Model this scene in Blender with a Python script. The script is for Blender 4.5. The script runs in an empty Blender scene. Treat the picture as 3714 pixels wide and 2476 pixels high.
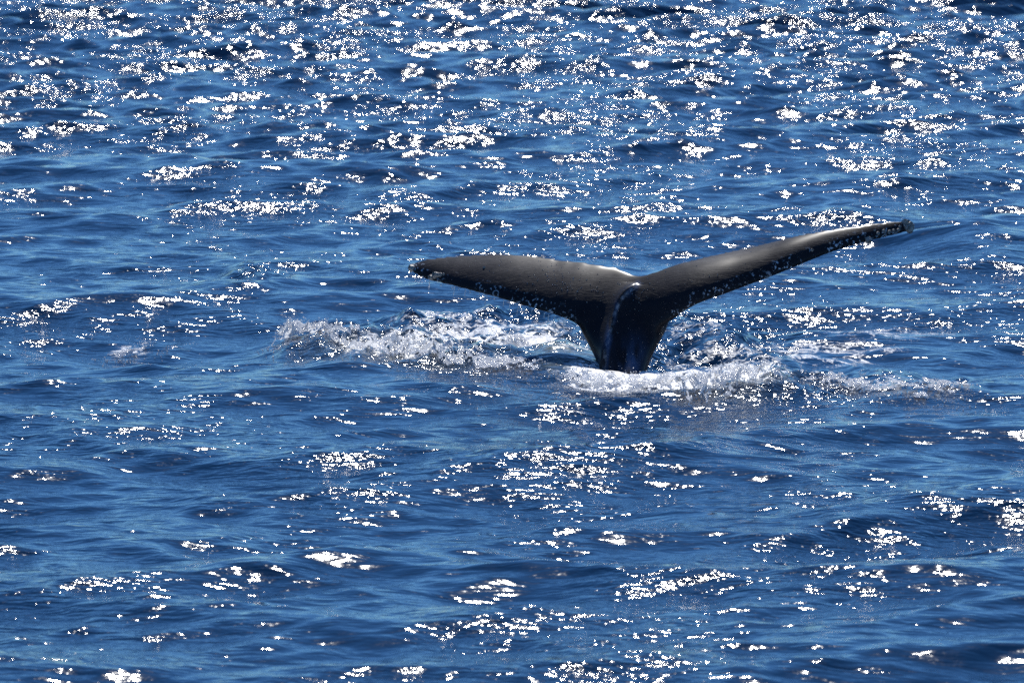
import bpy, bmesh, math, random
import numpy as np
from mathutils import Vector
from mathutils.bvhtree import BVHTree

random.seed(7)
rng = np.random.default_rng(11)
scene = bpy.context.scene
COL = scene.collection

# ------------------------------------------------------------------ camera
PITCH = math.radians(7.5)
WHALE_D = 48.0
CAM_H = WHALE_D * math.tan(PITCH + math.atan((1345 - 1238) / 3714 * 0.18))
cam = bpy.data.cameras.new('camera')
cam.lens = 200.0
cam.sensor_width = 36.0
cam.clip_start = 0.5
cam.clip_end = 20000.0
cam.dof.use_dof = True
cam.dof.focus_distance = 47.6
cam.dof.aperture_fstop = 3.8
cam_o = bpy.data.objects.new('camera', cam)
COL.objects.link(cam_o)
cam_o.location = (0, 0, CAM_H)
cam_o.rotation_euler = (math.pi / 2 - PITCH, 0, 0)
scene.camera = cam_o

# ------------------------------------------------------------------ sky and sun
SUN_EL = math.radians(47)
SUN_AZ = math.radians(4.0)          # to the right of the view direction (+Y)
world = bpy.data.worlds.new('World')
scene.world = world
world.use_nodes = True
wn = world.node_tree
wn.nodes.clear()
sky = wn.nodes.new('ShaderNodeTexSky')
sky.sky_type = 'NISHITA'
sky.sun_disc = False
sky.sun_elevation = SUN_EL
sky.sun_rotation = SUN_AZ
sky.altitude = 0
sky.air_density = 1.0
sky.dust_density = 0.0
sky.ozone_density = 4.0
bg = wn.nodes.new('ShaderNodeBackground')
bg.inputs['Strength'].default_value = 0.094
wo = wn.nodes.new('ShaderNodeOutputWorld')
tint = wn.nodes.new('ShaderNodeMix')          # clear, deep blue air: one even tint over the whole sky
tint.data_type = 'RGBA'; tint.blend_type = 'MULTIPLY'
tint.inputs[0].default_value = 1.0
tint.inputs[7].default_value = (0.58, 0.95, 1.35, 1)
wn.links.new(sky.outputs[0], tint.inputs[6])
wn.links.new(tint.outputs[2], bg.inputs['Color'])
wn.links.new(bg.outputs[0], wo.inputs['Surface'])

sun = bpy.data.lights.new('sun', 'SUN')
sun.energy = 5.0
sun.angle = math.radians(0.53)
sun.color = (1.0, 0.965, 0.91)
sun_o = bpy.data.objects.new('sun', sun)
COL.objects.link(sun_o)
S = Vector((math.sin(SUN_AZ) * math.cos(SUN_EL), math.cos(SUN_AZ) * math.cos(SUN_EL), math.sin(SUN_EL)))
sun_o.rotation_euler = S.to_track_quat('Z', 'Y').to_euler()
sun_o.location = (20, 60, 40)

scene.view_settings.view_transform = 'Standard'
scene.view_settings.look = 'None'
scene.view_settings.gamma = 1.0
scene.view_settings.exposure = 0.0
scene.cycles.use_denoising = False
scene.cycles.use_adaptive_sampling = False
scene.cycles.sample_clamp_direct = 0.0
scene.cycles.sample_clamp_indirect = 6.0
scene.cycles.max_bounces = 12
scene.cycles.diffuse_bounces = 6
scene.cycles.transmission_bounces = 8
scene.render.film_transparent = False
scene.cycles.pixel_filter_type = 'BLACKMAN_HARRIS'
scene.cycles.filter_width = 1.6

# ------------------------------------------------------------------ survey helpers (photo px, 3714 wide -> place)
CP, SP = math.cos(PITCH), math.sin(PITCH)


def ray(px, py):
    sx = (px - 1857.0) / 3714 * 0.18
    sy = -(py - 1238.0) / 3714 * 0.18
    return sx, CP + sy * SP, -SP + sy * CP


def at(px, py, Y):
    dx, dy, dz = ray(px, py)
    t = Y / dy
    return Vector((dx * t, Y, CAM_H + dz * t))


def ground(px, py, z=0.0):
    dx, dy, dz = ray(px, py)
    t = (z - CAM_H) / dz
    return Vector((dx * t, dy * t, z))


def project(x, y, z):
    zc = z - CAM_H
    f = y * CP - zc * SP
    u = y * SP + zc * CP
    return 1857 + x / f / 0.18 * 3714, 1238 - u / f / 0.18 * 3714


# ------------------------------------------------------------------ numeric helpers
def hash2(ix, iy, seed):
    n = (ix.astype(np.int64) * 374761393 + iy.astype(np.int64) * 668265263 + seed * 1442695041) & 0xffffffff
    n = ((n ^ (n >> 13)) * 1274126177) & 0xffffffff
    return ((n ^ (n >> 16)) & 0xffffff) / float(0xffffff)


def vnoise(x, y, seed=0):
    ix = np.floor(x); iy = np.floor(y)
    fx = x - ix; fy = y - iy
    fx = fx * fx * fx * (fx * (fx * 6 - 15) + 10); fy = fy * fy * fy * (fy * (fy * 6 - 15) + 10)
    a = hash2(ix, iy, seed); b = hash2(ix + 1, iy, seed)
    c = hash2(ix, iy + 1, seed); d = hash2(ix + 1, iy + 1, seed)
    return (a + (b - a) * fx) * (1 - fy) + (c + (d - c) * fx) * fy


def fbm(x, y, octv=4, seed=0, gain=0.5):
    s = 0.0; a = 1.0; t = 0.0
    for k in range(octv):
        s = s + a * vnoise(x, y, seed + k * 17)
        t += a; a *= gain
        x = x * 2.03 + 7.1; y = y * 2.03 + 3.7
    return s / t


def sstep(a, b, x):
    t = np.clip((x - a) / (b - a), 0, 1)
    return t * t * (3 - 2 * t)


def mesh_grid(name, V, nr, nc, keep=None):
    """V (nr*nc,3) grid -> mesh with quads, numpy fast path"""
    i = np.arange((nr - 1) * (nc - 1))
    r = i // (nc - 1); c = i % (nc - 1)
    a = r * nc + c
    F = np.stack([a, a + 1, a + nc + 1, a + nc], 1)
    if keep is not None:
        F = F[keep]
    return mesh_np(name, V, F)


def mesh_np(name, V, F):
    k = F.shape[1]
    me = bpy.data.meshes.new(name)
    me.vertices.add(len(V))
    me.vertices.foreach_set('co', np.ascontiguousarray(V, dtype=np.float32).ravel())
    me.loops.add(F.size)
    me.loops.foreach_set('vertex_index', np.ascontiguousarray(F, dtype=np.int32).ravel())
    me.polygons.add(len(F))
    me.polygons.foreach_set('loop_start', np.arange(len(F), dtype=np.int32) * k)
    me.update(calc_edges=True)
    me.polygons.foreach_set('use_smooth', np.ones(len(F), dtype=bool))
    me.validate()
    return me


def link(name, me, mat=None, parent=None):
    o = bpy.data.objects.new(name, me)
    COL.objects.link(o)
    if mat is not None:
        me.materials.append(mat)
    if parent is not None:
        o.parent = parent
    return o


def attr(me, name, arr):
    a = me.attributes.new(name, 'FLOAT', 'POINT')
    a.data.foreach_set('value', np.ascontiguousarray(arr, dtype=np.float32))


# ------------------------------------------------------------------ node helpers
def newmat(name):
    m = bpy.data.materials.new(name)
    m.use_nodes = True
    nt = m.node_tree
    nt.nodes.clear()
    out = nt.nodes.new('ShaderNodeOutputMaterial')
    return m, nt, out


class NT:
    def __init__(s, nt):
        s.nt = nt

    def n(s, t, **kw):
        nd = s.nt.nodes.new(t)
        for k, v in kw.items():
            setattr(nd, k, v)
        return nd

    def put(s, nd, key, v):
        if hasattr(v, 'is_output'):
            s.nt.links.new(v, nd.inputs[key])
        else:
            nd.inputs[key].default_value = v

    def math(s, op, a, b=None, c=None, clamp=False):
        nd = s.n('ShaderNodeMath', operation=op, use_clamp=clamp)
        s.put(nd, 0, a)
        if b is not None: s.put(nd, 1, b)
        if c is not None: s.put(nd, 2, c)
        return nd.outputs[0]

    def mapr(s, v, a, b, c=0.0, d=1.0, smooth=True):
        nd = s.n('ShaderNodeMapRange')
        if smooth: nd.interpolation_type = 'SMOOTHSTEP'
        s.put(nd, 0, v); s.put(nd, 1, a); s.put(nd, 2, b); s.put(nd, 3, c); s.put(nd, 4, d)
        return nd.outputs[0]

    def mapping(s, vec, scale=(1, 1, 1), rot=(0, 0, 0), loc=(0, 0, 0)):
        nd = s.n('ShaderNodeMapping')
        s.put(nd, 'Vector', vec); s.put(nd, 'Scale', scale); s.put(nd, 'Rotation', rot); s.put(nd, 'Location', loc)
        return nd.outputs[0]

    def noise(s, vec, scale, detail=2, rough=0.5, dist=0.0):
        nd = s.n('ShaderNodeTexNoise')
        s.put(nd, 'Vector', vec); s.put(nd, 'Scale', scale); s.put(nd, 'Detail', detail)
        s.put(nd, 'Roughness', rough); s.put(nd, 'Distortion', dist)
        return nd.outputs[0]

    def attr(s, name):
        return s.n('ShaderNodeAttribute', attribute_name=name).outputs['Fac']

    def mixc(s, f, a, b):
        nd = s.n('ShaderNodeMix', data_type='RGBA')
        s.put(nd, 0, f); s.put(nd, 6, a); s.put(nd, 7, b)
        return nd.outputs[2]


# ------------------------------------------------------------------ materials
def mat_water():
    m, nt, out = newmat('sea_water')
    g = NT(nt)
    geo = g.n('ShaderNodeNewGeometry')
    pos = geo.outputs['Position']
    foam = g.attr('foam')
    churn = g.attr('churn')
    # fine wind ripples, strength varying in patches
    gust = g.noise(g.mapping(pos, (0.5, 0.22, 1)), 1.0, 3, 0.6)
    gust = g.mapr(gust, 0.36, 0.64, 0.35, 1.25)
    n1 = g.noise(g.mapping(pos, (0.75, 1.9, 1), (0, 0, 0.2)), 3.3, 2.0, 0.55, 0.4)
    n2 = g.noise(g.mapping(pos, (0.7, 1.7, 1), (0, 0, -0.3)), 10.0, 1.5, 0.5, 0.3)
    n3 = g.noise(g.mapping(pos, (1, 1.3, 1), (0, 0, 0.6)), 26.0, 1.0, 0.5, 0.0)
    far = g.attr('far')
    h = g.math('MULTIPLY', n1, g.math('MULTIPLY_ADD', far, 0.036, 0.031))
    h = g.math('MULTIPLY', h, g.mapr(gust, 0.35, 1.25, 0.6, 1.15, False))
    amp2 = g.math('MULTIPLY_ADD', churn, 0.040, 0.0120)
    amp2 = g.math('MULTIPLY_ADD', far, 0.004, amp2)
    h = g.math('ADD', h, g.math('MULTIPLY', g.math('MULTIPLY', n2, amp2), gust))
    amp3 = g.math('MULTIPLY_ADD', churn, 0.008, 0.0034)
    h = g.math('ADD', h, g.math('MULTIPLY', g.math('MULTIPLY', n3, amp3), gust))
    bump = g.n('ShaderNodeBump')
    g.put(bump, 'Strength', 1.0); g.put(bump, 'Distance', 1.0); g.put(bump, 'Height', h)
    # foam streaks
    warp = g.noise(g.mapping(pos, (0.9, 0.5, 1)), 1.6, 3, 0.5)
    comb = g.n('ShaderNodeCombineXYZ')
    g.put(comb, 0, g.math('MULTIPLY', warp, 0.9)); g.put(comb, 1, g.math('MULTIPLY', warp, -1.3))
    va = g.n('ShaderNodeVectorMath', operation='ADD')
    g.put(va, 0, pos); g.put(va, 1, comb.outputs[0])
    f1 = g.noise(g.mapping(va.outputs[0], (0.75, 0.85, 1)), 3.8, 6, 0.68)
    ridge = g.math('SUBTRACT', 1.0, g.math('MULTIPLY', g.math('ABSOLUTE', g.math('SUBTRACT', f1, 0.5)), 6.0), clamp=True)
    f2 = g.noise(pos, 30.0, 3, 0.7)
    pat = g.math('ADD', g.math('MULTIPLY', ridge, 0.75), g.math('MULTIPLY', f2, 0.45))
    thr = g.math('MULTIPLY_ADD', foam, -1.05, 1.28)
    fac = g.mapr(pat, thr, g.math('ADD', thr, 0.22))
    fac = g.math('MULTIPLY', fac, g.mapr(foam, 0.02, 0.15))
    aer = g.attr('aerated')
    aerp = g.math('MULTIPLY', aer, g.mapr(g.noise(pos, 9.0, 4, 0.65, 0.8), 0.42, 0.62, 0.35, 1.0))
    base = g.mixc(aerp, (0.003, 0.022, 0.058, 1), (0.17, 0.21, 0.20, 1))
    p = g.n('ShaderNodeBsdfPrincipled')
    g.put(p, 'Base Color', base); g.put(p, 'Roughness', 0.07); g.put(p, 'IOR', 1.333)
    g.put(p, 'Normal', bump.outputs[0])
    pf = g.n('ShaderNodeBsdfPrincipled')
    g.put(pf, 'Base Color', (0.86, 0.86, 0.84, 1)); g.put(pf, 'Roughness', 0.55)
    bf = g.n('ShaderNodeBump')
    g.put(bf, 'Distance', 0.02); g.put(bf, 'Strength', 1.0); g.put(bf, 'Height', f2)
    g.put(pf, 'Normal', bf.outputs[0])
    mix = g.n('ShaderNodeMixShader')
    g.put(mix, 0, fac); g.put(mix, 1, p.outputs[0]); g.put(mix, 2, pf.outputs[0])
    nt.links.new(mix.outputs[0], out.inputs['Surface'])
    return m


def mat_froth():
    m, nt, out = newmat('froth')
    g = NT(nt)
    p = g.n('ShaderNodeBsdfPrincipled')
    geo = g.n('ShaderNodeNewGeometry')
    v = g.noise(geo.outputs['Position'], 14.0, 3, 0.6)
    col = g.mixc(g.mapr(v, 0.3, 0.7), (0.86, 0.87, 0.88, 1), (0.95, 0.95, 0.95, 1))
    g.put(p, 'Base Color', col); g.put(p, 'Roughness', 0.10); g.put(p, 'IOR', 1.333)
    bn = g.n('ShaderNodeBump'); g.put(bn, 'Distance', 1.0); g.put(bn, 'Strength', 1.0)
    g.put(bn, 'Height', g.math('MULTIPLY', g.noise(geo.outputs['Position'], 70.0, 2, 0.6), 0.010))
    g.put(p, 'Normal', bn.outputs[0])
    tr = g.n('ShaderNodeBsdfTranslucent')
    g.put(tr, 'Color', (0.96, 0.96, 0.95, 1))
    mix = g.n('ShaderNodeMixShader')
    g.put(mix, 0, 0.42); g.put(mix, 1, p.outputs[0]); g.put(mix, 2, tr.outputs[0])
    nt.links.new(mix.outputs[0], out.inputs['Surface'])
    return m


def mat_clearwater():
    m, nt, out = newmat('clear_water')
    g = NT(nt)
    p = g.n('ShaderNodeBsdfPrincipled')
    g.put(p, 'Base Color', (0.93, 0.97, 1.0, 1)); g.put(p, 'Roughness', 0.02); g.put(p, 'IOR', 1.333)
    g.put(p, 'Transmission Weight', 0.85)
    nt.links.new(p.outputs[0], out.inputs['Surface'])
    return m


def mat_skin():
    m, nt, out = newmat('whale_skin')
    g = NT(nt)
    geo = g.n('ShaderNodeNewGeometry')
    pos = geo.outputs['Position']
    edge = g.attr('edge')       # 1 on the leading edges
    ridge = g.attr('ridge')     # 1 along the keel, masks its painted highlight
    tip = g.attr('tip')
    # scar marks: blotches and rings near the leading edge
    vor = g.n('ShaderNodeTexVoronoi', feature='F1')
    g.put(vor, 'Vector', pos); g.put(vor, 'Scale', 9.0); g.put(vor, 'Randomness', 1.0)
    d = vor.outputs['Distance']
    ring = g.mapr(g.math('ABSOLUTE', g.math('SUBTRACT', d, 0.27)), 0.035, 0.01)
    rpick = g.n('ShaderNodeSeparateColor')
    g.put(rpick, 0, vor.outputs['Color'])
    ring = g.math('MULTIPLY', ring, g.math('GREATER_THAN', rpick.outputs[0], 0.62))
    ring = g.math('MULTIPLY', ring, g.mapr(g.noise(pos, 12.0, 2), 0.42, 0.55))
    blot = g.mapr(g.noise(pos, 32.0, 4, 0.62), 0.57, 0.63)
    big = g.mapr(g.noise(pos, 3.2, 2), 0.42, 0.56)
    blot = g.math('MULTIPLY', blot, big)
    sc = g.math('MULTIPLY', g.math('MAXIMUM', ring, blot), g.math('MULTIPLY', g.mapr(edge, 0.35, 0.9), 0.85))
    speck = g.math('MULTIPLY', g.mapr(g.noise(pos, 55.0, 2, 0.6), 0.71, 0.77), 0.25)
    sc = g.math('MAXIMUM', sc, speck)
    keel_sheen = g.math('MULTIPLY', ridge, g.mapr(g.noise(g.mapping(pos, (30, 30, 3)), 1.0, 2), 0.30, 0.75))  # pale line painted along the keel as its sky highlight
    sc = g.math('MAXIMUM', sc, g.math('MULTIPLY', keel_sheen, 0.35))  # scars, specks and the painted keel highlight share this mask
    tone = g.mapr(g.noise(pos, 2.3, 4, 0.6), 0.3, 0.7)
    base = g.mixc(tone, (0.008, 0.008, 0.010, 1), (0.017, 0.0155, 0.018, 1))
    sky_sheen = g.math('MULTIPLY', g.attr('sky_sheen'), g.mapr(g.noise(g.mapping(pos, (14, 5, 0.9)), 1.0, 1, 0.4), 0.30, 0.65))  # sky reflection on keel and stock, painted as bluish streaks
    base = g.mixc(sky_sheen, base, (0.035, 0.065, 0.13, 1))
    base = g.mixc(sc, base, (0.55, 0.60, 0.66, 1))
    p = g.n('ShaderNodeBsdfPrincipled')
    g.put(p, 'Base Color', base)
    g.put(p, 'IOR', 1.38)
    rough = g.mapr(g.noise(pos, 5.0, 4, 0.6), 0.3, 0.7, 0.52, 0.68)
    g.put(p, 'Roughness', rough)
    g.put(p, 'Specular IOR Level', 0.045); g.put(p, 'Specular Tint', (0.62, 0.70, 1.0, 1)); g.put(p, 'Coat Weight', 0.34); g.put(p, 'Coat Roughness', 0.25); g.put(p, 'Coat IOR', 1.333)
    # skin creases run along the span
    cr = g.noise(g.mapping(pos, (3.0, 14.0, 14.0), (0, 0.08, 0)), 1.6, 5, 0.6, 0.8)
    crr = g.math('ABSOLUTE', g.math('SUBTRACT', cr, 0.5))
    crr = g.mapr(crr, 0.0, 0.10, 0.0, 1.0)
    h = g.math('MULTIPLY', crr, 0.0014)
    h = g.math('ADD', h, g.math('MULTIPLY', g.noise(pos, 14.0, 1, 0.5), 0.0008))
    bump = g.n('ShaderNodeBump')
    g.put(bump, 'Distance', 1.0); g.put(bump, 'Strength', 0.8); g.put(bump, 'Height', h)
    g.put(p, 'Normal', bump.outputs[0])
    nt.links.new(p.outputs[0], out.inputs['Surface'])
    return m


def mat_barnacle():
    m, nt, out = newmat('barnacle_shell')
    g = NT(nt)
    tc = g.n('ShaderNodeTexCoord')
    v = g.noise(tc.outputs['Object'], 40.0, 3, 0.6)
    col = g.mixc(g.mapr(v, 0.3, 0.7), (0.07, 0.055, 0.045, 1), (0.42, 0.40, 0.37, 1))
    p = g.n('ShaderNodeBsdfPrincipled')
    g.put(p, 'Base Color', col); g.put(p, 'Roughness', 0.3)
    nt.links.new(p.outputs[0], out.inputs['Surface'])
    return m


M_WATER, M_FROTH, M_CLEAR, M_SKIN, M_BARN = mat_water(), mat_froth(), mat_clearwater(), mat_skin(), mat_barnacle()

# ------------------------------------------------------------------ waves (one field, used by the sea and whatever floats on it)
WAVES = []
_wr = np.random.default_rng(5)
NW = 260
L0, L1 = 11.0, 0.22
for i in range(NW):
    lam = L0 * (L1 / L0) ** ((i + _wr.random()) / NW)
    k = 2 * math.pi / lam
    spread = 0.45 if lam > 1.5 else 0.65
    th = math.radians(-80) + _wr.normal() * spread      # travelling towards the camera
    slope2 = (0.032 if lam > 0.9 else 0.030) / NW                                  # mean square slope per component
    roll = 1.15 / (1.0 + (lam / 3.2) ** 2.6)
    a = math.sqrt(2 * slope2 * roll) / k
    WAVES.append((k * math.cos(th), k * math.sin(th), k, a, _wr.random() * 2 * math.pi, math.cos(th), math.sin(th), lam))
CHOP = 0.95

# local shapes of the water round the tail: (centre px, py, rx, ry metres, height)
MOUNDS = []
for px, py, rx, ry, hh in [(2060, 1322, 0.34, 0.55, 0.11), (2130, 1420, 1.0, 0.9, -0.05), (1600, 1250, 0.9, 1.6, 0.10),
                           (2650, 1395, 0.7, 0.8, 0.07), (1150, 1250, 0.45, 0.8, 0.10), (2500, 1225, 0.5, 0.8, 0.10),
                           (920, 1010, 0.34, 0.6, 0.10), (3560, 900, 0.7, 1.6, 0.16), (1900, 1160, 0.8, 1.0, 0.06)]:
    c = ground(px, py)
    MOUNDS.append((c.x, c.y, rx, ry, hh))


def waves(x, y, dy=None):
    x = x.astype(np.float32); y = y.astype(np.float32)
    h = np.zeros_like(x); ox = np.zeros_like(x); oy = np.zeros_like(x)
    wind = (1 + 1.2 * sstep(50, 92, y)).astype(np.float32)      # fresher breeze farther out
    for kx, ky, k, a, ph, ct, st, lam in WAVES:
        p = x * np.float32(kx) + y * np.float32(ky) + np.float32(ph)
        aa = np.float32(a)
        if dy is not None:
            w = np.clip((lam / dy - 2.2) / 2.0, 0, 1).astype(np.float32)
            aa = aa * w
            if 0.4 < lam < 2.2:
                aa = aa * wind
        c = np.cos(p) * aa
        s = np.sin(p) * aa
        h += c
        ox -= s * np.float32(ct * CHOP); oy -= s * np.float32(st * CHOP)
    return h, ox, oy


def extra(x, y, churn):
    h = np.zeros_like(x)
    for cx, cy, rx, ry, hh in MOUNDS:
        h = h + hh * np.exp(-((x - cx) / rx) ** 2 - ((y - cy) / ry) ** 2)
    h = h + churn * ((fbm(x * 2.2, y * 1.5, 4, 31) - 0.5) * 0.34 + (fbm(x * 9, y * 7, 2, 77) - 0.5) * 0.07)
    return h


# foam and churned water masks, as ellipses on the water (px, py, half width px, half height px, weight)
def blobs(PX, PY, lst):
    m = np.zeros_like(PX)
    for cx, cy, rx, ry, w in lst:
        d = ((PX - cx) / rx) ** 2 + ((PY - cy) / ry) ** 2
        m = np.maximum(m, w * np.clip(1.25 - d, 0, 1))
    return m


FOAM = [(1470, 1275, 340, 50, 0.66), (1750, 1225, 420, 80, 0.53), (1900, 1250, 200, 45, 0.62), (2060, 1290, 170, 50, 0.45),
        (2250, 1370, 260, 40, 0.80), (2600, 1385, 300, 55, 0.86), (2640, 1300, 330, 45, 0.46), (3000, 1275, 420, 45, 0.46),
        (3200, 1215, 420, 45, 0.42), (3250, 1390, 420, 45, 0.42), (2520, 1230, 170, 45, 0.42), (1600, 1165, 300, 35, 0.45),
        (920, 1010, 110, 30, 0.30), (470, 1232, 100, 16, 0.5), (3100, 1160, 300, 25, 0.3)]
CHURN = [(1500, 1240, 560, 110, 1.0), (1850, 1220, 420, 110, 0.9), (2500, 1270, 420, 110, 0.9), (2900, 1380, 560, 80, 0.7),
         (920, 1010, 130, 40, 0.8), (3250, 1390, 420, 60, 0.6)]
AERATED = [(2050, 1312, 150, 55, 1.0), (2620, 1400, 300, 60, 0.35), (1500, 1290, 450, 70, 0.4), (1900, 1250, 300, 60, 0.3)]


def build_sea():
    nf, nc = 1080, 640
    # rows: fine from 27 m to 135 m, growing with distance, then coarse skirts
    t = np.linspace(0, 1, nf)
    yf = 27.0 * (135.0 / 27.0) ** t
    up = yf[-1] + np.cumsum((yf[-1] - yf[-2]) * 1.22 ** np.arange(1, 36))
    dn = yf[0] - np.cumsum((yf[1] - yf[0]) * 1.16 ** np.arange(1, 34))
    ys = np.concatenate([dn[::-1], yf, up])
    half = np.where(ys < 27, 27 * 0.094 + 2.2, np.minimum(ys, 160) * 0.094 + 2.2)
    u = np.linspace(-1, 1, nc)
    du = u[1] - u[0]
    side = 1 + np.cumsum(du * 1.28 ** np.arange(1, 34))
    us = np.concatenate([-side[::-1], u, side])
    X = half[:, None] * us[None, :]
    Y = np.repeat(ys[:, None], len(us), 1)
    nr, ncc = X.shape
    x = X.ravel(); y = Y.ravel()
    dyr = np.gradient(ys)
    DY = np.maximum(np.repeat(dyr[:, None], ncc, 1), np.abs(np.gradient(X, axis=1))).ravel()
    fade = (1 - sstep(3.0, 40.0, DY)).astype(np.float32)
    h, ox, oy = waves(x, y, DY)
    PX, PY = project(x, np.maximum(y, 5.0), np.zeros_like(x))
    near = (y > 30) & (y < 75)
    foam = np.where(near, blobs(PX, PY, FOAM), 0)
    churn = np.where(near, blobs(PX, PY, CHURN), 0)
    aer = np.where(near, blobs(PX, PY, AERATED), 0)
    h = h * (1 - 0.25 * churn)
    z = h * fade + extra(x, y, churn)
    V = np.stack([x + ox * fade, y + oy * fade, z], 1)
    me = mesh_grid('water', V, nr, ncc)
    attr(me, 'foam', foam); attr(me, 'churn', churn); attr(me, 'aerated', aer)
    attr(me, 'far', sstep(46, 100, y))
    o = link('water', me, M_WATER)
    o['kind'] = 'structure'
    o['label'] = 'deep blue choppy sea glittering with sun'
    return o


sea = build_sea()


def sea_height(x, y):
    x = np.atleast_1d(np.asarray(x, float)); y = np.atleast_1d(np.asarray(y, float))
    gx, gy = x.copy(), y.copy()
    for _ in range(3):
        h, ox, oy = waves(gx, gy)
        gx = x - ox; gy = y - oy
    PX, PY = project(gx, gy, np.zeros_like(gx))
    ch = blobs(PX, PY, CHURN)
    h, _, _ = waves(gx, gy)
    return h * (1 - 0.25 * ch) + extra(gx, gy, ch)


# ------------------------------------------------------------------ whale
def catmull(P, n):
    P = np.asarray(P, float)
    m = len(P)
    t = np.linspace(0, m - 1, n)
    i = np.clip(np.floor(t).astype(int), 0, m - 2)
    f = (t - i)[:, None]
    p0 = P[np.clip(i - 1, 0, m - 1)]; p1 = P[i]; p2 = P[i + 1]; p3 = P[np.clip(i + 2, 0, m - 1)]
    return 0.5 * ((2 * p1) + (-p0 + p2) * f + (2 * p0 - 5 * p1 + 4 * p2 - p3) * f ** 2 + (-p0 + 3 * p1 - 3 * p2 + p3) * f ** 3)


# station: LE px, LE py, LE Y, TE px, TE py, TE Y, thickness
ST = [
    (1489, 981, 49.34, 1498, 962, 49.40, 0.030),
    (1505, 993, 49.26, 1512, 949, 49.48, 0.050),
    (1552, 1016, 49.14, 1556, 937, 49.56, 0.070),
    (1619, 1031, 49.00, 1640, 927, 49.66, 0.088),
    (1708, 1054, 48.84, 1740, 920, 49.70, 0.105),
    (1797, 1078, 48.68, 1840, 918, 49.70, 0.125),
    (1886, 1106, 48.54, 1940, 925, 49.66, 0.145),
    (1976, 1135, 48.40, 2040, 938, 49.58, 0.165),
    (2043, 1160, 48.30, 2130, 946, 49.48, 0.19),
    (2112, 1193, 48.22, 2220, 957, 49.36, 0.19),
    (2190, 1225, 48.20, 2296, 981, 49.16, 0.20),
    (2270, 1235, 48.16, 2318, 990, 49.05, 0.20),
    (2350, 1222, 48.14, 2345, 984, 49.08, 0.20),
    (2428, 1178, 48.12, 2398, 968, 49.16, 0.19),
    (2520, 1113, 48.14, 2480, 946, 49.24, 0.175),
    (2610, 1075, 48.20, 2580, 924, 49.26, 0.175),
    (2701, 1039, 48.28, 2680, 903, 49.26, 0.16),
    (2791, 1005, 48.36, 2780, 880, 49.24, 0.145),
    (2881, 969, 48.44, 2881, 855, 49.22, 0.13),
    (2994, 924, 48.56, 2994, 833, 49.18, 0.085),
    (3106, 888, 48.68, 3106, 818, 49.14, 0.065),
    (3196, 865, 48.78, 3196, 806, 49.10, 0.05),
    (3264, 848, 48.86, 3266, 799, 49.06, 0.042),
    (3300, 836, 48.92, 3302, 801, 49.02, 0.036),
    (3312, 823, 48.96, 3312, 812, 48.99, 0.025),
]


CHORD = 0.45


def tube_mesh(V, nr, nc):
    """closed loft: nr rings of nc points, capped"""
    F = []
    for r in range(nr - 1):
        for c in range(nc):
            c2 = (c + 1) % nc
            F.append((r * nc + c, r * nc + c2, (r + 1) * nc + c2, (r + 1) * nc + c))
    faces = F + [tuple(range(nc - 1, -1, -1)), tuple((nr - 1) * nc + c for c in range(nc))]
    return V, faces


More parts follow.
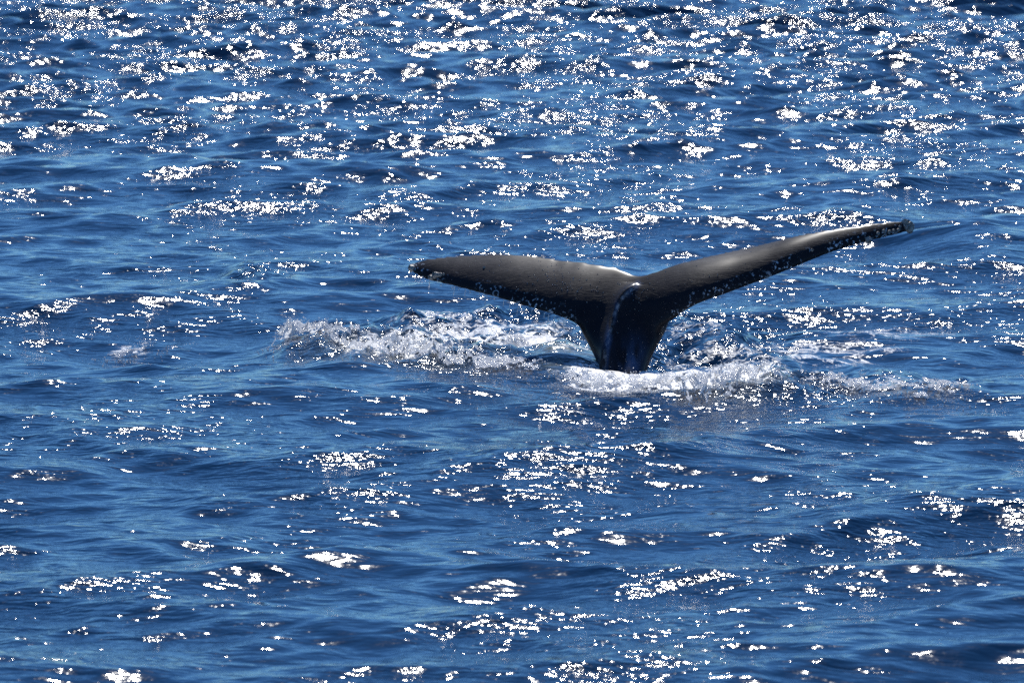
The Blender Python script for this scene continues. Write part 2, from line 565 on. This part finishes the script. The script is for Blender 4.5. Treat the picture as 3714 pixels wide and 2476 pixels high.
def build_whale():
    LE = np.array([at(s[0], s[1], s[2]) for s in ST]); TE = np.array([at(s[3], s[4], s[2] + (s[5] - s[2]) * CHORD * (1 - 0.3 * float(sstep(2700, 3100, s[0])))) for s in ST])
    T = np.array([[s[6]] for s in ST])
    n = 170
    A = catmull(np.hstack([LE, TE, T]), n)
    LE, TE, T = A[:, :3], A[:, 3:6], np.maximum(A[:, 6], 0.02)
    # scalloped trailing edge on the left lobe
    for i in range(n):
        px, _ = project(*TE[i])
        if 1990 < px < 2280:
            w = min(1, (px - 1990) / 40, (2280 - px) / 40)
            TE[i] += (TE[i] - LE[i]) * 0.022 * w * (abs(math.sin(px / 19.0)) - 0.5)
    verts = []; faces = []
    nc = 56
    ang = np.linspace(0, 2 * np.pi, nc, endpoint=False)
    xs = 0.5 * (1 + np.cos(ang))                      # 1 = trailing edge, 0 = leading edge
    sg = np.where(np.sin(ang) >= 0, 1.0, -1.0)
    prof = (0.2969 * np.sqrt(xs) - 0.126 * xs - 0.3516 * xs ** 2 + 0.2843 * xs ** 3 - 0.1036 * xs ** 4) * 5
    ring = []
    mid = 0.5 * (LE + TE)
    span = np.gradient(mid, axis=0)
    for i in range(n):
        ch = TE[i] - LE[i]
        N = np.cross(span[i], ch); N /= np.linalg.norm(N)
        if N[2] < 0: N = -N
        tt = prof * T[i] + 0.010 * np.sqrt(np.clip(np.sin(np.pi * np.clip(xs, 0.0, 1.0)), 0, 1)) * (T[i] > 0.03)
        up = np.where(sg > 0, 0.52, 0.46)
        camber = 0.26 * T[i] * 4 * xs * (1 - xs) * (1 - 0.35 * xs)
        ring.append(LE[i][None] + xs[:, None] * ch[None] + (sg * tt * up + camber)[:, None] * N[None])
    V, F = tube_mesh(np.concatenate(ring), n, nc)
    verts += [tuple(v) for v in V]; faces += F
    # tail stock: py, left px, right px, centre Y, half depth
    SK = [(1035, 2235, 2385, 48.60, 0.08), (1085, 2170, 2430, 48.50, 0.15), (1135, 2128, 2436, 48.42, 0.22), (1180, 2099, 2426, 48.36, 0.265),
          (1209, 2112, 2411, 48.31, 0.285), (1253, 2136, 2385, 48.23, 0.305), (1289, 2154, 2366, 48.17, 0.32),
          (1325, 2171, 2353, 48.10, 0.33), (1350, 2178, 2348, 48.05, 0.34), (1400, 2176, 2356, 47.97, 0.36),
          (1500, 2150, 2390, 47.6, 0.42), (1650, 2090, 2450, 47.0, 0.52), (1800, 2030, 2520, 46.2, 0.62)]
    K = catmull(np.array(SK, float), 110)
    nc2 = 64
    a2 = np.linspace(0, 2 * np.pi, nc2, endpoint=False)
    rings = []
    for py, l, r, Yc, dd in K:
        L = np.array(at(l, py, Yc)); R = np.array(at(r, py, Yc))
        c = 0.5 * (L + R); w = 0.5 * (R[0] - L[0])
        ex = np.sign(np.cos(a2)) * np.abs(np.cos(a2)) ** 0.9
        ey = np.sign(np.sin(a2)) * np.abs(np.sin(a2)) ** 0.95
        rings.append(np.stack([c[0] + w * ex, c[1] + dd * ey, np.full(nc2, c[2])], 1))
    base = len(verts)
    V, F = tube_mesh(np.concatenate(rings), len(K), nc2)
    verts += [tuple(v) for v in V]; faces += [tuple(base + i for i in f) for f in F]

    me = bpy.data.meshes.new('tail')
    me.from_pydata(verts, [], faces)
    bm = bmesh.new(); bm.from_mesh(me)
    bmesh.ops.recalc_face_normals(bm, faces=bm.faces)
    bm.to_mesh(me); bm.free()
    tmp = bpy.data.objects.new('tail_raw', me)
    COL.objects.link(tmp)
    md = tmp.modifiers.new('r', 'REMESH'); md.mode = 'VOXEL'; md.voxel_size = 0.012; md.use_smooth_shade = True
    ms = tmp.modifiers.new('s', 'SMOOTH'); ms.factor = 0.5; ms.iterations = 9
    dg = bpy.context.evaluated_depsgraph_get()
    ev = tmp.evaluated_get(dg)
    out = bpy.data.meshes.new_from_object(ev)
    bpy.data.objects.remove(tmp); bpy.data.meshes.remove(me)
    out.name = 'tail'
    nv = len(out.vertices)
    co = np.empty(nv * 3, np.float32); out.vertices.foreach_get('co', co); co = co.reshape(-1, 3)
    # stronger fairing of the hollow between stock and flukes (Laplacian on the marked zone only)
    ne = len(out.edges)
    ed = np.empty(ne * 2, np.int32); out.edges.foreach_get('vertices', ed); ed = ed.reshape(-1, 2)
    PX, PY = project(co[:, 0], co[:, 1], co[:, 2])
    zone = np.exp(-((PX - 2275) / 210) ** 2 - ((PY - 1095) / 130) ** 2)
    zone = np.clip(zone * 1.6, 0, 1)[:, None]
    deg = np.bincount(ed.ravel(), minlength=nv)[:, None]
    for _ in range(150):
        acc = np.zeros((nv, 3))
        for k in range(3):
            acc[:, k] = np.bincount(ed[:, 0], co[ed[:, 1], k], nv) + np.bincount(ed[:, 1], co[ed[:, 0], k], nv)
        co = co + zone * 0.5 * (acc / np.maximum(deg, 1) - co)
    out.vertices.foreach_set('co', co.astype(np.float32).ravel())
    out.update()
    # dorsal keel raised out of the faired surface
    nor = np.empty(nv * 3, np.float32); out.vertex_normals.foreach_get('vector', nor); nor = nor.reshape(-1, 3)
    b0 = BVHTree.FromPolygons([v.co for v in out.vertices], [tuple(p.vertices) for p in out.polygons])
    RL = [(2308, 1027, 0.004), (2297, 1040, 0.030), (2274, 1058, 0.048), (2250, 1085, 0.052), (2232, 1120, 0.050), (2217, 1170, 0.048),
          (2206, 1215, 0.046), (2196, 1262, 0.044), (2190, 1305, 0.042), (2188, 1345, 0.042), (2190, 1400, 0.04), (2194, 1480, 0.03)]
    pts = []
    for a, b, r in RL:
        loc, nn, idx, dist = b0.ray_cast(Vector((0, 0, CAM_H)), Vector(ray(a, b)).normalized())
        if loc is None:
            loc, nn, idx, dist = b0.find_nearest(at(a, b, 48.1))
        pts.append((loc.x, loc.y, loc.z, r))
    Rk = catmull(np.array(pts), 160)
    dk = np.full(nv, 9.0); rk = np.zeros(nv)
    for p in Rk:
        d = np.linalg.norm(co - p[:3], axis=1)
        c = d < dk
        dk = np.where(c, d, dk); rk = np.where(c, p[3], rk)
    front = np.clip(-nor[:, 1] * 1.5 + nor[:, 2] * 0.6 + 0.5, 0, 1)
    disp = rk * np.exp(-(dk / 0.055) ** 1.4) * front
    co = co + (nor * np.array([0.8, 1, 0.8])) * disp[:, None]
    out.vertices.foreach_set('co', co.astype(np.float32).ravel())
    out.update()
    # marks: distance to leading edge (scars) and to the keel (painted highlight)
    de = np.full(nv, 9.0)
    for p in LE[::1]:
        px, py = project(*p)
        if 2040 < px < 2470: continue
        de = np.minimum(de, np.linalg.norm(co - p, axis=1))
    attr(out, 'edge', 1 - sstep(0.03, 0.22, de))
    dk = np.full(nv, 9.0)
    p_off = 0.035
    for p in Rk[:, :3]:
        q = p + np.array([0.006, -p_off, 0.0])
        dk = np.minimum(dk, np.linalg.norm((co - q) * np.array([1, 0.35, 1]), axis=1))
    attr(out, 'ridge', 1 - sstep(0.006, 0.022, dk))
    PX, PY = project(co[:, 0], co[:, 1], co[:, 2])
    attr(out, 'sky_sheen', np.maximum((1 - sstep(0.008, 0.05, dk)) * 0.9, np.exp(-((PX - 2290) / 45) ** 2 - ((PY - 1310) / 70) ** 2)))  # where the bluish sky reflection is painted into the skin colour
    attr(out, 'tip', np.zeros(nv))
    out.polygons.foreach_set('use_smooth', np.ones(len(out.polygons), dtype=bool))
    return out, LE


whale = bpy.data.objects.new('humpback_whale', None)
COL.objects.link(whale)
wl = ground(2263, 1345)
whale.location = (0, 0, 0)
whale['label'] = 'black humpback whale tail raised above the sea with both flukes spread'
whale['category'] = 'whale'
tail_me, LEc = build_whale()
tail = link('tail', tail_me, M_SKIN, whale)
bvh = BVHTree.FromObject(tail, bpy.context.evaluated_depsgraph_get())
CAMV = Vector((0, 0, CAM_H))


def hit(px, py):
    d = Vector(ray(px, py)).normalized()
    loc, nor, idx, dist = bvh.ray_cast(CAMV, d)
    if loc is None:
        P = at(px, py, 48.9)
        loc, nor, idx, dist = bvh.find_nearest(P)
    return loc, nor


def barnacle_mesh():
    bm = bmesh.new()
    n = 12
    prof = [(1.0, 0.0), (0.92, 0.35), (0.70, 0.75), (0.52, 0.95), (0.40, 0.88), (0.32, 0.55), (0.0, 0.42)]
    rings = []
    for r, z in prof:
        if r == 0:
            rings.append([bm.verts.new((0, 0, z))])
        else:
            rings.append([bm.verts.new((r * (1 + (0.10 if k % 2 else -0.08)) * math.cos(2 * math.pi * k / n),
                                        r * (1 + (0.10 if k % 2 else -0.08)) * math.sin(2 * math.pi * k / n), z)) for k in range(n)])
    for a, b in zip(rings[:-1], rings[1:]):
        for k in range(n):
            k2 = (k + 1) % n
            if len(b) == 1:
                bm.faces.new((a[k], a[k2], b[0]))
            else:
                bm.faces.new((a[k], a[k2], b[k2], b[k]))
    me = bpy.data.meshes.new('barnacle')
    bm.to_mesh(me); bm.free()
    me.materials.append(M_BARN)
    return me


BM = barnacle_mesh()
BARN = [(3284, 798, .030), (3296, 800, .034), (3309, 806, .034), (3316, 818, .030), (3314, 830, .032), (3303, 838, .036),
        (3290, 826, .026), (3283, 818, .020), (3264, 822, .017), (3258, 834, .017), (3241, 836, .016), (3226, 840, .022),
        (3206, 838, .018), (3150, 871, .034), (3185, 846, .016), (3300, 818, .024), (3172, 836, .010), (3250, 845, .014), (3213, 852, .012),
        (1516, 949, .030), (1524, 945, .026), (1536, 942, .022), (1548, 939, .018), (1563, 936, .014), (1494, 972, .032), (1492, 983, .028),
        (1500, 962, .02), (1740, 921, .014), (2703, 1024, .009), (2588, 1046, .010), (2945, 907, .014), (3010, 882, .010)]
first = None
for px, py, r in BARN:
    loc, nor = hit(px, py)
    o = bpy.data.objects.new('barnacle', BM)
    COL.objects.link(o)
    o.parent = whale
    o.location = loc - nor * r * 0.25
    q = nor.to_track_quat('Z', 'Y')
    o.rotation_euler = q.to_euler()
    s = r * random.uniform(0.9, 1.15)
    o.scale = (s, s * random.uniform(0.85, 1.1), s * random.uniform(0.9, 1.25))


# ------------------------------------------------------------------ drops: many little spheres in one mesh
def ico(sub):
    bm = bmesh.new()
    bmesh.ops.create_icosphere(bm, subdivisions=sub, radius=1.0)
    V = np.array([v.co[:] for v in bm.verts]); F = np.array([[v.index for v in f.verts] for f in bm.faces])
    bm.free()
    return V, F


ICO1, ICO2 = ico(1), ico(2)


def spheres(name, C, R, src=None, scale=None):
    V0, F0 = src or ICO1
    n = len(C); k = len(V0)
    Rr = R[:, None, None]
    # random turn for every sphere
    a = rng.random(n) * 6.283; b = rng.random(n) * 6.283
    ca, sa, cb, sb = np.cos(a), np.sin(a), np.cos(b), np.sin(b)
    z = np.zeros(n); one = np.ones(n)
    Rz = np.stack([np.stack([ca, -sa, z], 1), np.stack([sa, ca, z], 1), np.stack([z, z, one], 1)], 1)
    Rx = np.stack([np.stack([one, z, z], 1), np.stack([z, cb, -sb], 1), np.stack([z, sb, cb], 1)], 1)
    M = np.einsum('nij,njk->nik', Rz, Rx)
    P = np.einsum('nij,kj->nki', M, V0) * Rr
    if scale is not None:
        P = P * scale[:, None, :]
    V = (P + C[:, None, :]).reshape(-1, 3)
    F = (F0[None] + (np.arange(n) * k)[:, None, None]).reshape(-1, 3)
    return mesh_np(name, V, F)


# beads of water on the skin
C = []; R = []
BEADS = [(1985, 1000, 40, 18, 20), (2030, 1020, 50, 22, 50), (2060, 1045, 60, 15, 26), (1900, 960, 120, 14, 14), (2290, 1052, 12, 10, 8),
         (2240, 1075, 10, 25, 6), (2330, 1075, 40, 18, 16), (2050, 1060, 220, 40, 26), (2450, 1000, 200, 40, 20),
         (2290, 1200, 90, 110, 22), (2270, 1310, 80, 30, 14), (2700, 980, 300, 30, 12), (1700, 990, 150, 30, 12)]
for cx, cy, sx, sy, n in BEADS:
    for _ in range(n):
        px, py = random.gauss(cx, sx), random.gauss(cy, sy)
        loc, nor, idx, dist = bvh.ray_cast(CAMV, Vector(ray(px, py)).normalized())
        if loc is not None:
            C.append(loc); R.append(random.uniform(0.0025, 0.0055))
bead = link('water_beads', spheres('water_beads', np.array(C), np.array(R), ICO2), M_CLEAR, whale)
bead['kind'] = 'stuff'


# drips falling from the leading edge of the left lobe
def drips():
    bm = bmesh.new()
    LEPX = [(s[0], s[1], s[2]) for s in ST]
    n = 0
    for px, ln in [(1558, 22), (1600, 6), (1640, 9), (1648, 27), (1665, 5), (1688, 20), (1705, 5), (1740, 9), (1755, 10), (1765, 28), (1780, 6), (1795, 8), (1828, 13),
                   (1850, 20), (1862, 8), (1880, 24), (1890, 15), (1905, 20), (1930, 8), (1955, 20), (1975, 12), (1990, 26), (2010, 26), (2025, 16), (2045, 22)]:
        py = np.interp(px, [a[0] for a in LEPX], [a[1] for a in LEPX])
        Y = np.interp(px, [a[0] for a in LEPX], [a[2] for a in LEPX])
        top = at(px, py, Y + 0.01)
        L = ln * 0.00235 * 1.05
        dxs = random.uniform(-0.22, 0.05)
        segs = 6
        prev = None
        for k in range(segs + 1):
            f = k / segs
            r = 0.0038 * (1 - 0.35 * math.sin(f * 3.1)) * (1.6 if k == segs else 1)
            c = top + Vector((dxs * L * f * f, 0.0, -L * f))
            ring = [bm.verts.new(c + Vector((r * math.cos(a), r * math.sin(a), 0))) for a in [j * math.pi / 3 for j in range(6)]]
            if prev:
                for j in range(6):
                    bm.faces.new((prev[j], prev[(j + 1) % 6], ring[(j + 1) % 6], ring[j]))
            prev = ring
        bm.faces.new(prev)
        for q in range(random.randint(1, 3)):
            c = top + Vector((dxs * L * 1.2, 0, -L * (1.08 + 0.25 * q)))
            r = random.uniform(0.003, 0.006)
            m = bmesh.ops.create_icosphere(bm, subdivisions=1, radius=r)
            bmesh.ops.translate(bm, verts=m['verts'], vec=c)
    for f in bm.faces: f.smooth = True
    me = bpy.data.meshes.new('water_drips')
    bm.to_mesh(me); bm.free()
    return me


dr = link('water_drips', drips(), M_FROTH)
dr['kind'] = 'stuff'
dr['label'] = 'thin drips of water falling from the leading edge of the left fluke'
dr['category'] = 'water drips'


# ------------------------------------------------------------------ froth: tumbling crests of white water
def froth(name, label, base, nd, seed, rmin=0.0022, rmax=0.008, dens=1.0, holes=0.40):
    """base: list of (px, py, height m, depth m) along the near foot of the froth"""
    r = np.random.default_rng(seed)
    P = np.array([(*ground(a, b)[:2], h, d) for a, b, h, d in base])
    n = int(np.sum(np.linalg.norm(np.diff(P[:, :2], axis=0), axis=1)) / 0.016) + 20
    A = catmull(P, n)
    m = 60
    c = np.linspace(0, 1, m)
    X = np.repeat(A[:, 0][:, None], m, 1)
    Y = A[:, 1][:, None] + A[:, 3][:, None] * c[None]
    wob = fbm(X[:, :1] * 7, X[:, :1] * 0 + seed, 3, seed + 40) - 0.5
    X = X + (fbm(X * 5 + seed, Y * 5, 3, seed) - 0.5) * 0.14
    Y = Y + wob * 0.6 * A[:, 3][:, None]
    prof = np.clip(c / 0.22, 0, 1) ** 0.7 * np.clip((1 - c) / 0.6, 0, 1)
    bil = 1 - np.abs(fbm(X * 7, Y * 4.5, 3, seed + 3) - 0.5) * 3.2
    Hh = A[:, 2][:, None] * prof[None] * (0.45 + 0.6 * bil)
    z0 = sea_height(X.ravel(), Y.ravel()).reshape(X.shape)
    fine = (np.abs(fbm(X * 34, Y * 20, 3, seed + 9, 0.6) - 0.5) * -2 + 0.3) * 0.022 * np.clip(A[:, 2][:, None] / 0.09, 0.3, 1)
    Z = z0 + 0.004 + Hh + fine
    V = np.stack([X, Y, Z], 2).reshape(-1, 3)
    # holes where the dark water shows
    hx = fbm(X * 16 + 5, Y * 9, 4, seed + 21, 0.65)
    dn = np.repeat((np.clip(c / 0.30, 0, 1) ** 0.7 * np.clip((1 - c) / 0.8, 0, 1))[None], n, 0)
    ends = np.clip(np.minimum(np.arange(n), np.arange(n)[::-1])[:, None] / 22.0, 0, 1)
    lim = holes + (dens - 1) * 0.25
    solid = (hx < 0.28 + lim * dn * ends)[:-1, :-1].ravel()
    sheet = mesh_grid(name, V, n, m, solid)
    # drops and bubbles on and above the sheet
    ii = r.integers(0, n, nd); jj = np.clip((r.beta(1.2, 2.0, nd) * m).astype(int), 0, m - 1)
    ok = r.random(nd) < np.clip(dn[ii, jj] * ends[ii, 0] * dens + 0.06, 0, 1)
    ii, jj = ii[ok], jj[ok]
    C = V.reshape(n, m, 3)[ii, jj] + r.normal(0, 0.010, (len(ii), 3))
    C[:, 2] += np.abs(r.normal(0, 1, len(ii))) ** 1.5 * 0.014 * np.clip(A[ii, 2] / 0.09, 0.4, 1.4)
    # stray bubbles drifting off in front and to the sides
    ns = nd // 3
    si = r.integers(0, n, ns)
    sx = A[si, 0] + r.normal(0, 0.10, ns); sy = A[si, 1] + 0.1 * A[si, 3] - r.exponential(0.22, ns)
    C = np.concatenate([C, np.stack([sx, sy, sea_height(sx, sy) + 0.003], 1)]); ii = np.concatenate([ii, si])
    Rr = rmin + (rmax - rmin) * r.random(len(ii)) ** 3
    drops = spheres(name, C, Rr)
    # join
    bm = bmesh.new(); bm.from_mesh(sheet); bm.from_mesh(drops)
    me = bpy.data.meshes.new(name); bm.to_mesh(me); bm.free()
    bpy.data.meshes.remove(sheet); bpy.data.meshes.remove(drops)
    o = link(name, me, M_FROTH)
    o['kind'] = 'stuff'; o['label'] = label; o['category'] = 'sea foam'
    return o


froth('sea_froth', 'long tumbling roll of white froth left of the whale tail',
      [(985, 1243, 0.04, 0.5), (1040, 1248, 0.13, 0.75), (1085, 1250, 0.13, 0.75), (1180, 1252, 0.08, 0.7), (1260, 1285, 0.10, 1.1), (1340, 1302, 0.10, 1.3), (1440, 1320, 0.10, 1.4),
       (1560, 1338, 0.08, 1.3), (1700, 1352, 0.06, 1.0), (1840, 1360, 0.04, 0.7), (1990, 1364, 0.02, 0.4)], 3500, 3)
froth('sea_froth', 'broad boiling heap of white froth right in front of the tail stock',
      [(2000, 1382, 0.03, 0.4), (2080, 1398, 0.06, 0.7), (2180, 1406, 0.07, 0.75), (2300, 1412, 0.07, 0.95), (2400, 1436, 0.09, 1.2), (2500, 1448, 0.12, 1.35), (2600, 1444, 0.12, 1.3),
       (2700, 1430, 0.11, 1.2), (2790, 1414, 0.08, 0.9), (2880, 1408, 0.03, 0.5)], 3500, 4)
froth('sea_froth', 'thin sparkling froth at the far right of the heap beside the tail',
      [(2900, 1395, 0.02, 0.5), (3040, 1414, 0.04, 0.9), (3160, 1438, 0.05, 1.0), (3300, 1454, 0.05, 1.0), (3420, 1452, 0.04, 0.8), (3540, 1440, 0.02, 0.4)], 1500, 5, dens=0.55)
froth('sea_froth', 'small lone whitecap far left of the whale tail',
      [(385, 1247, 0.01, 0.2), (420, 1247, 0.03, 0.3), (470, 1244, 0.04, 0.3), (530, 1232, 0.03, 0.3), (570, 1222, 0.01, 0.2)], 300, 6, dens=0.8)
froth('sea_froth', 'white curl of foam behind the froth just left of the tail stock',
      [(1770, 1275, 0.02, 0.5), (1820, 1272, 0.05, 0.6), (1860, 1268, 0.07, 0.6), (1930, 1276, 0.05, 0.6), (2010, 1290, 0.02, 0.4)], 500, 8, dens=0.9)
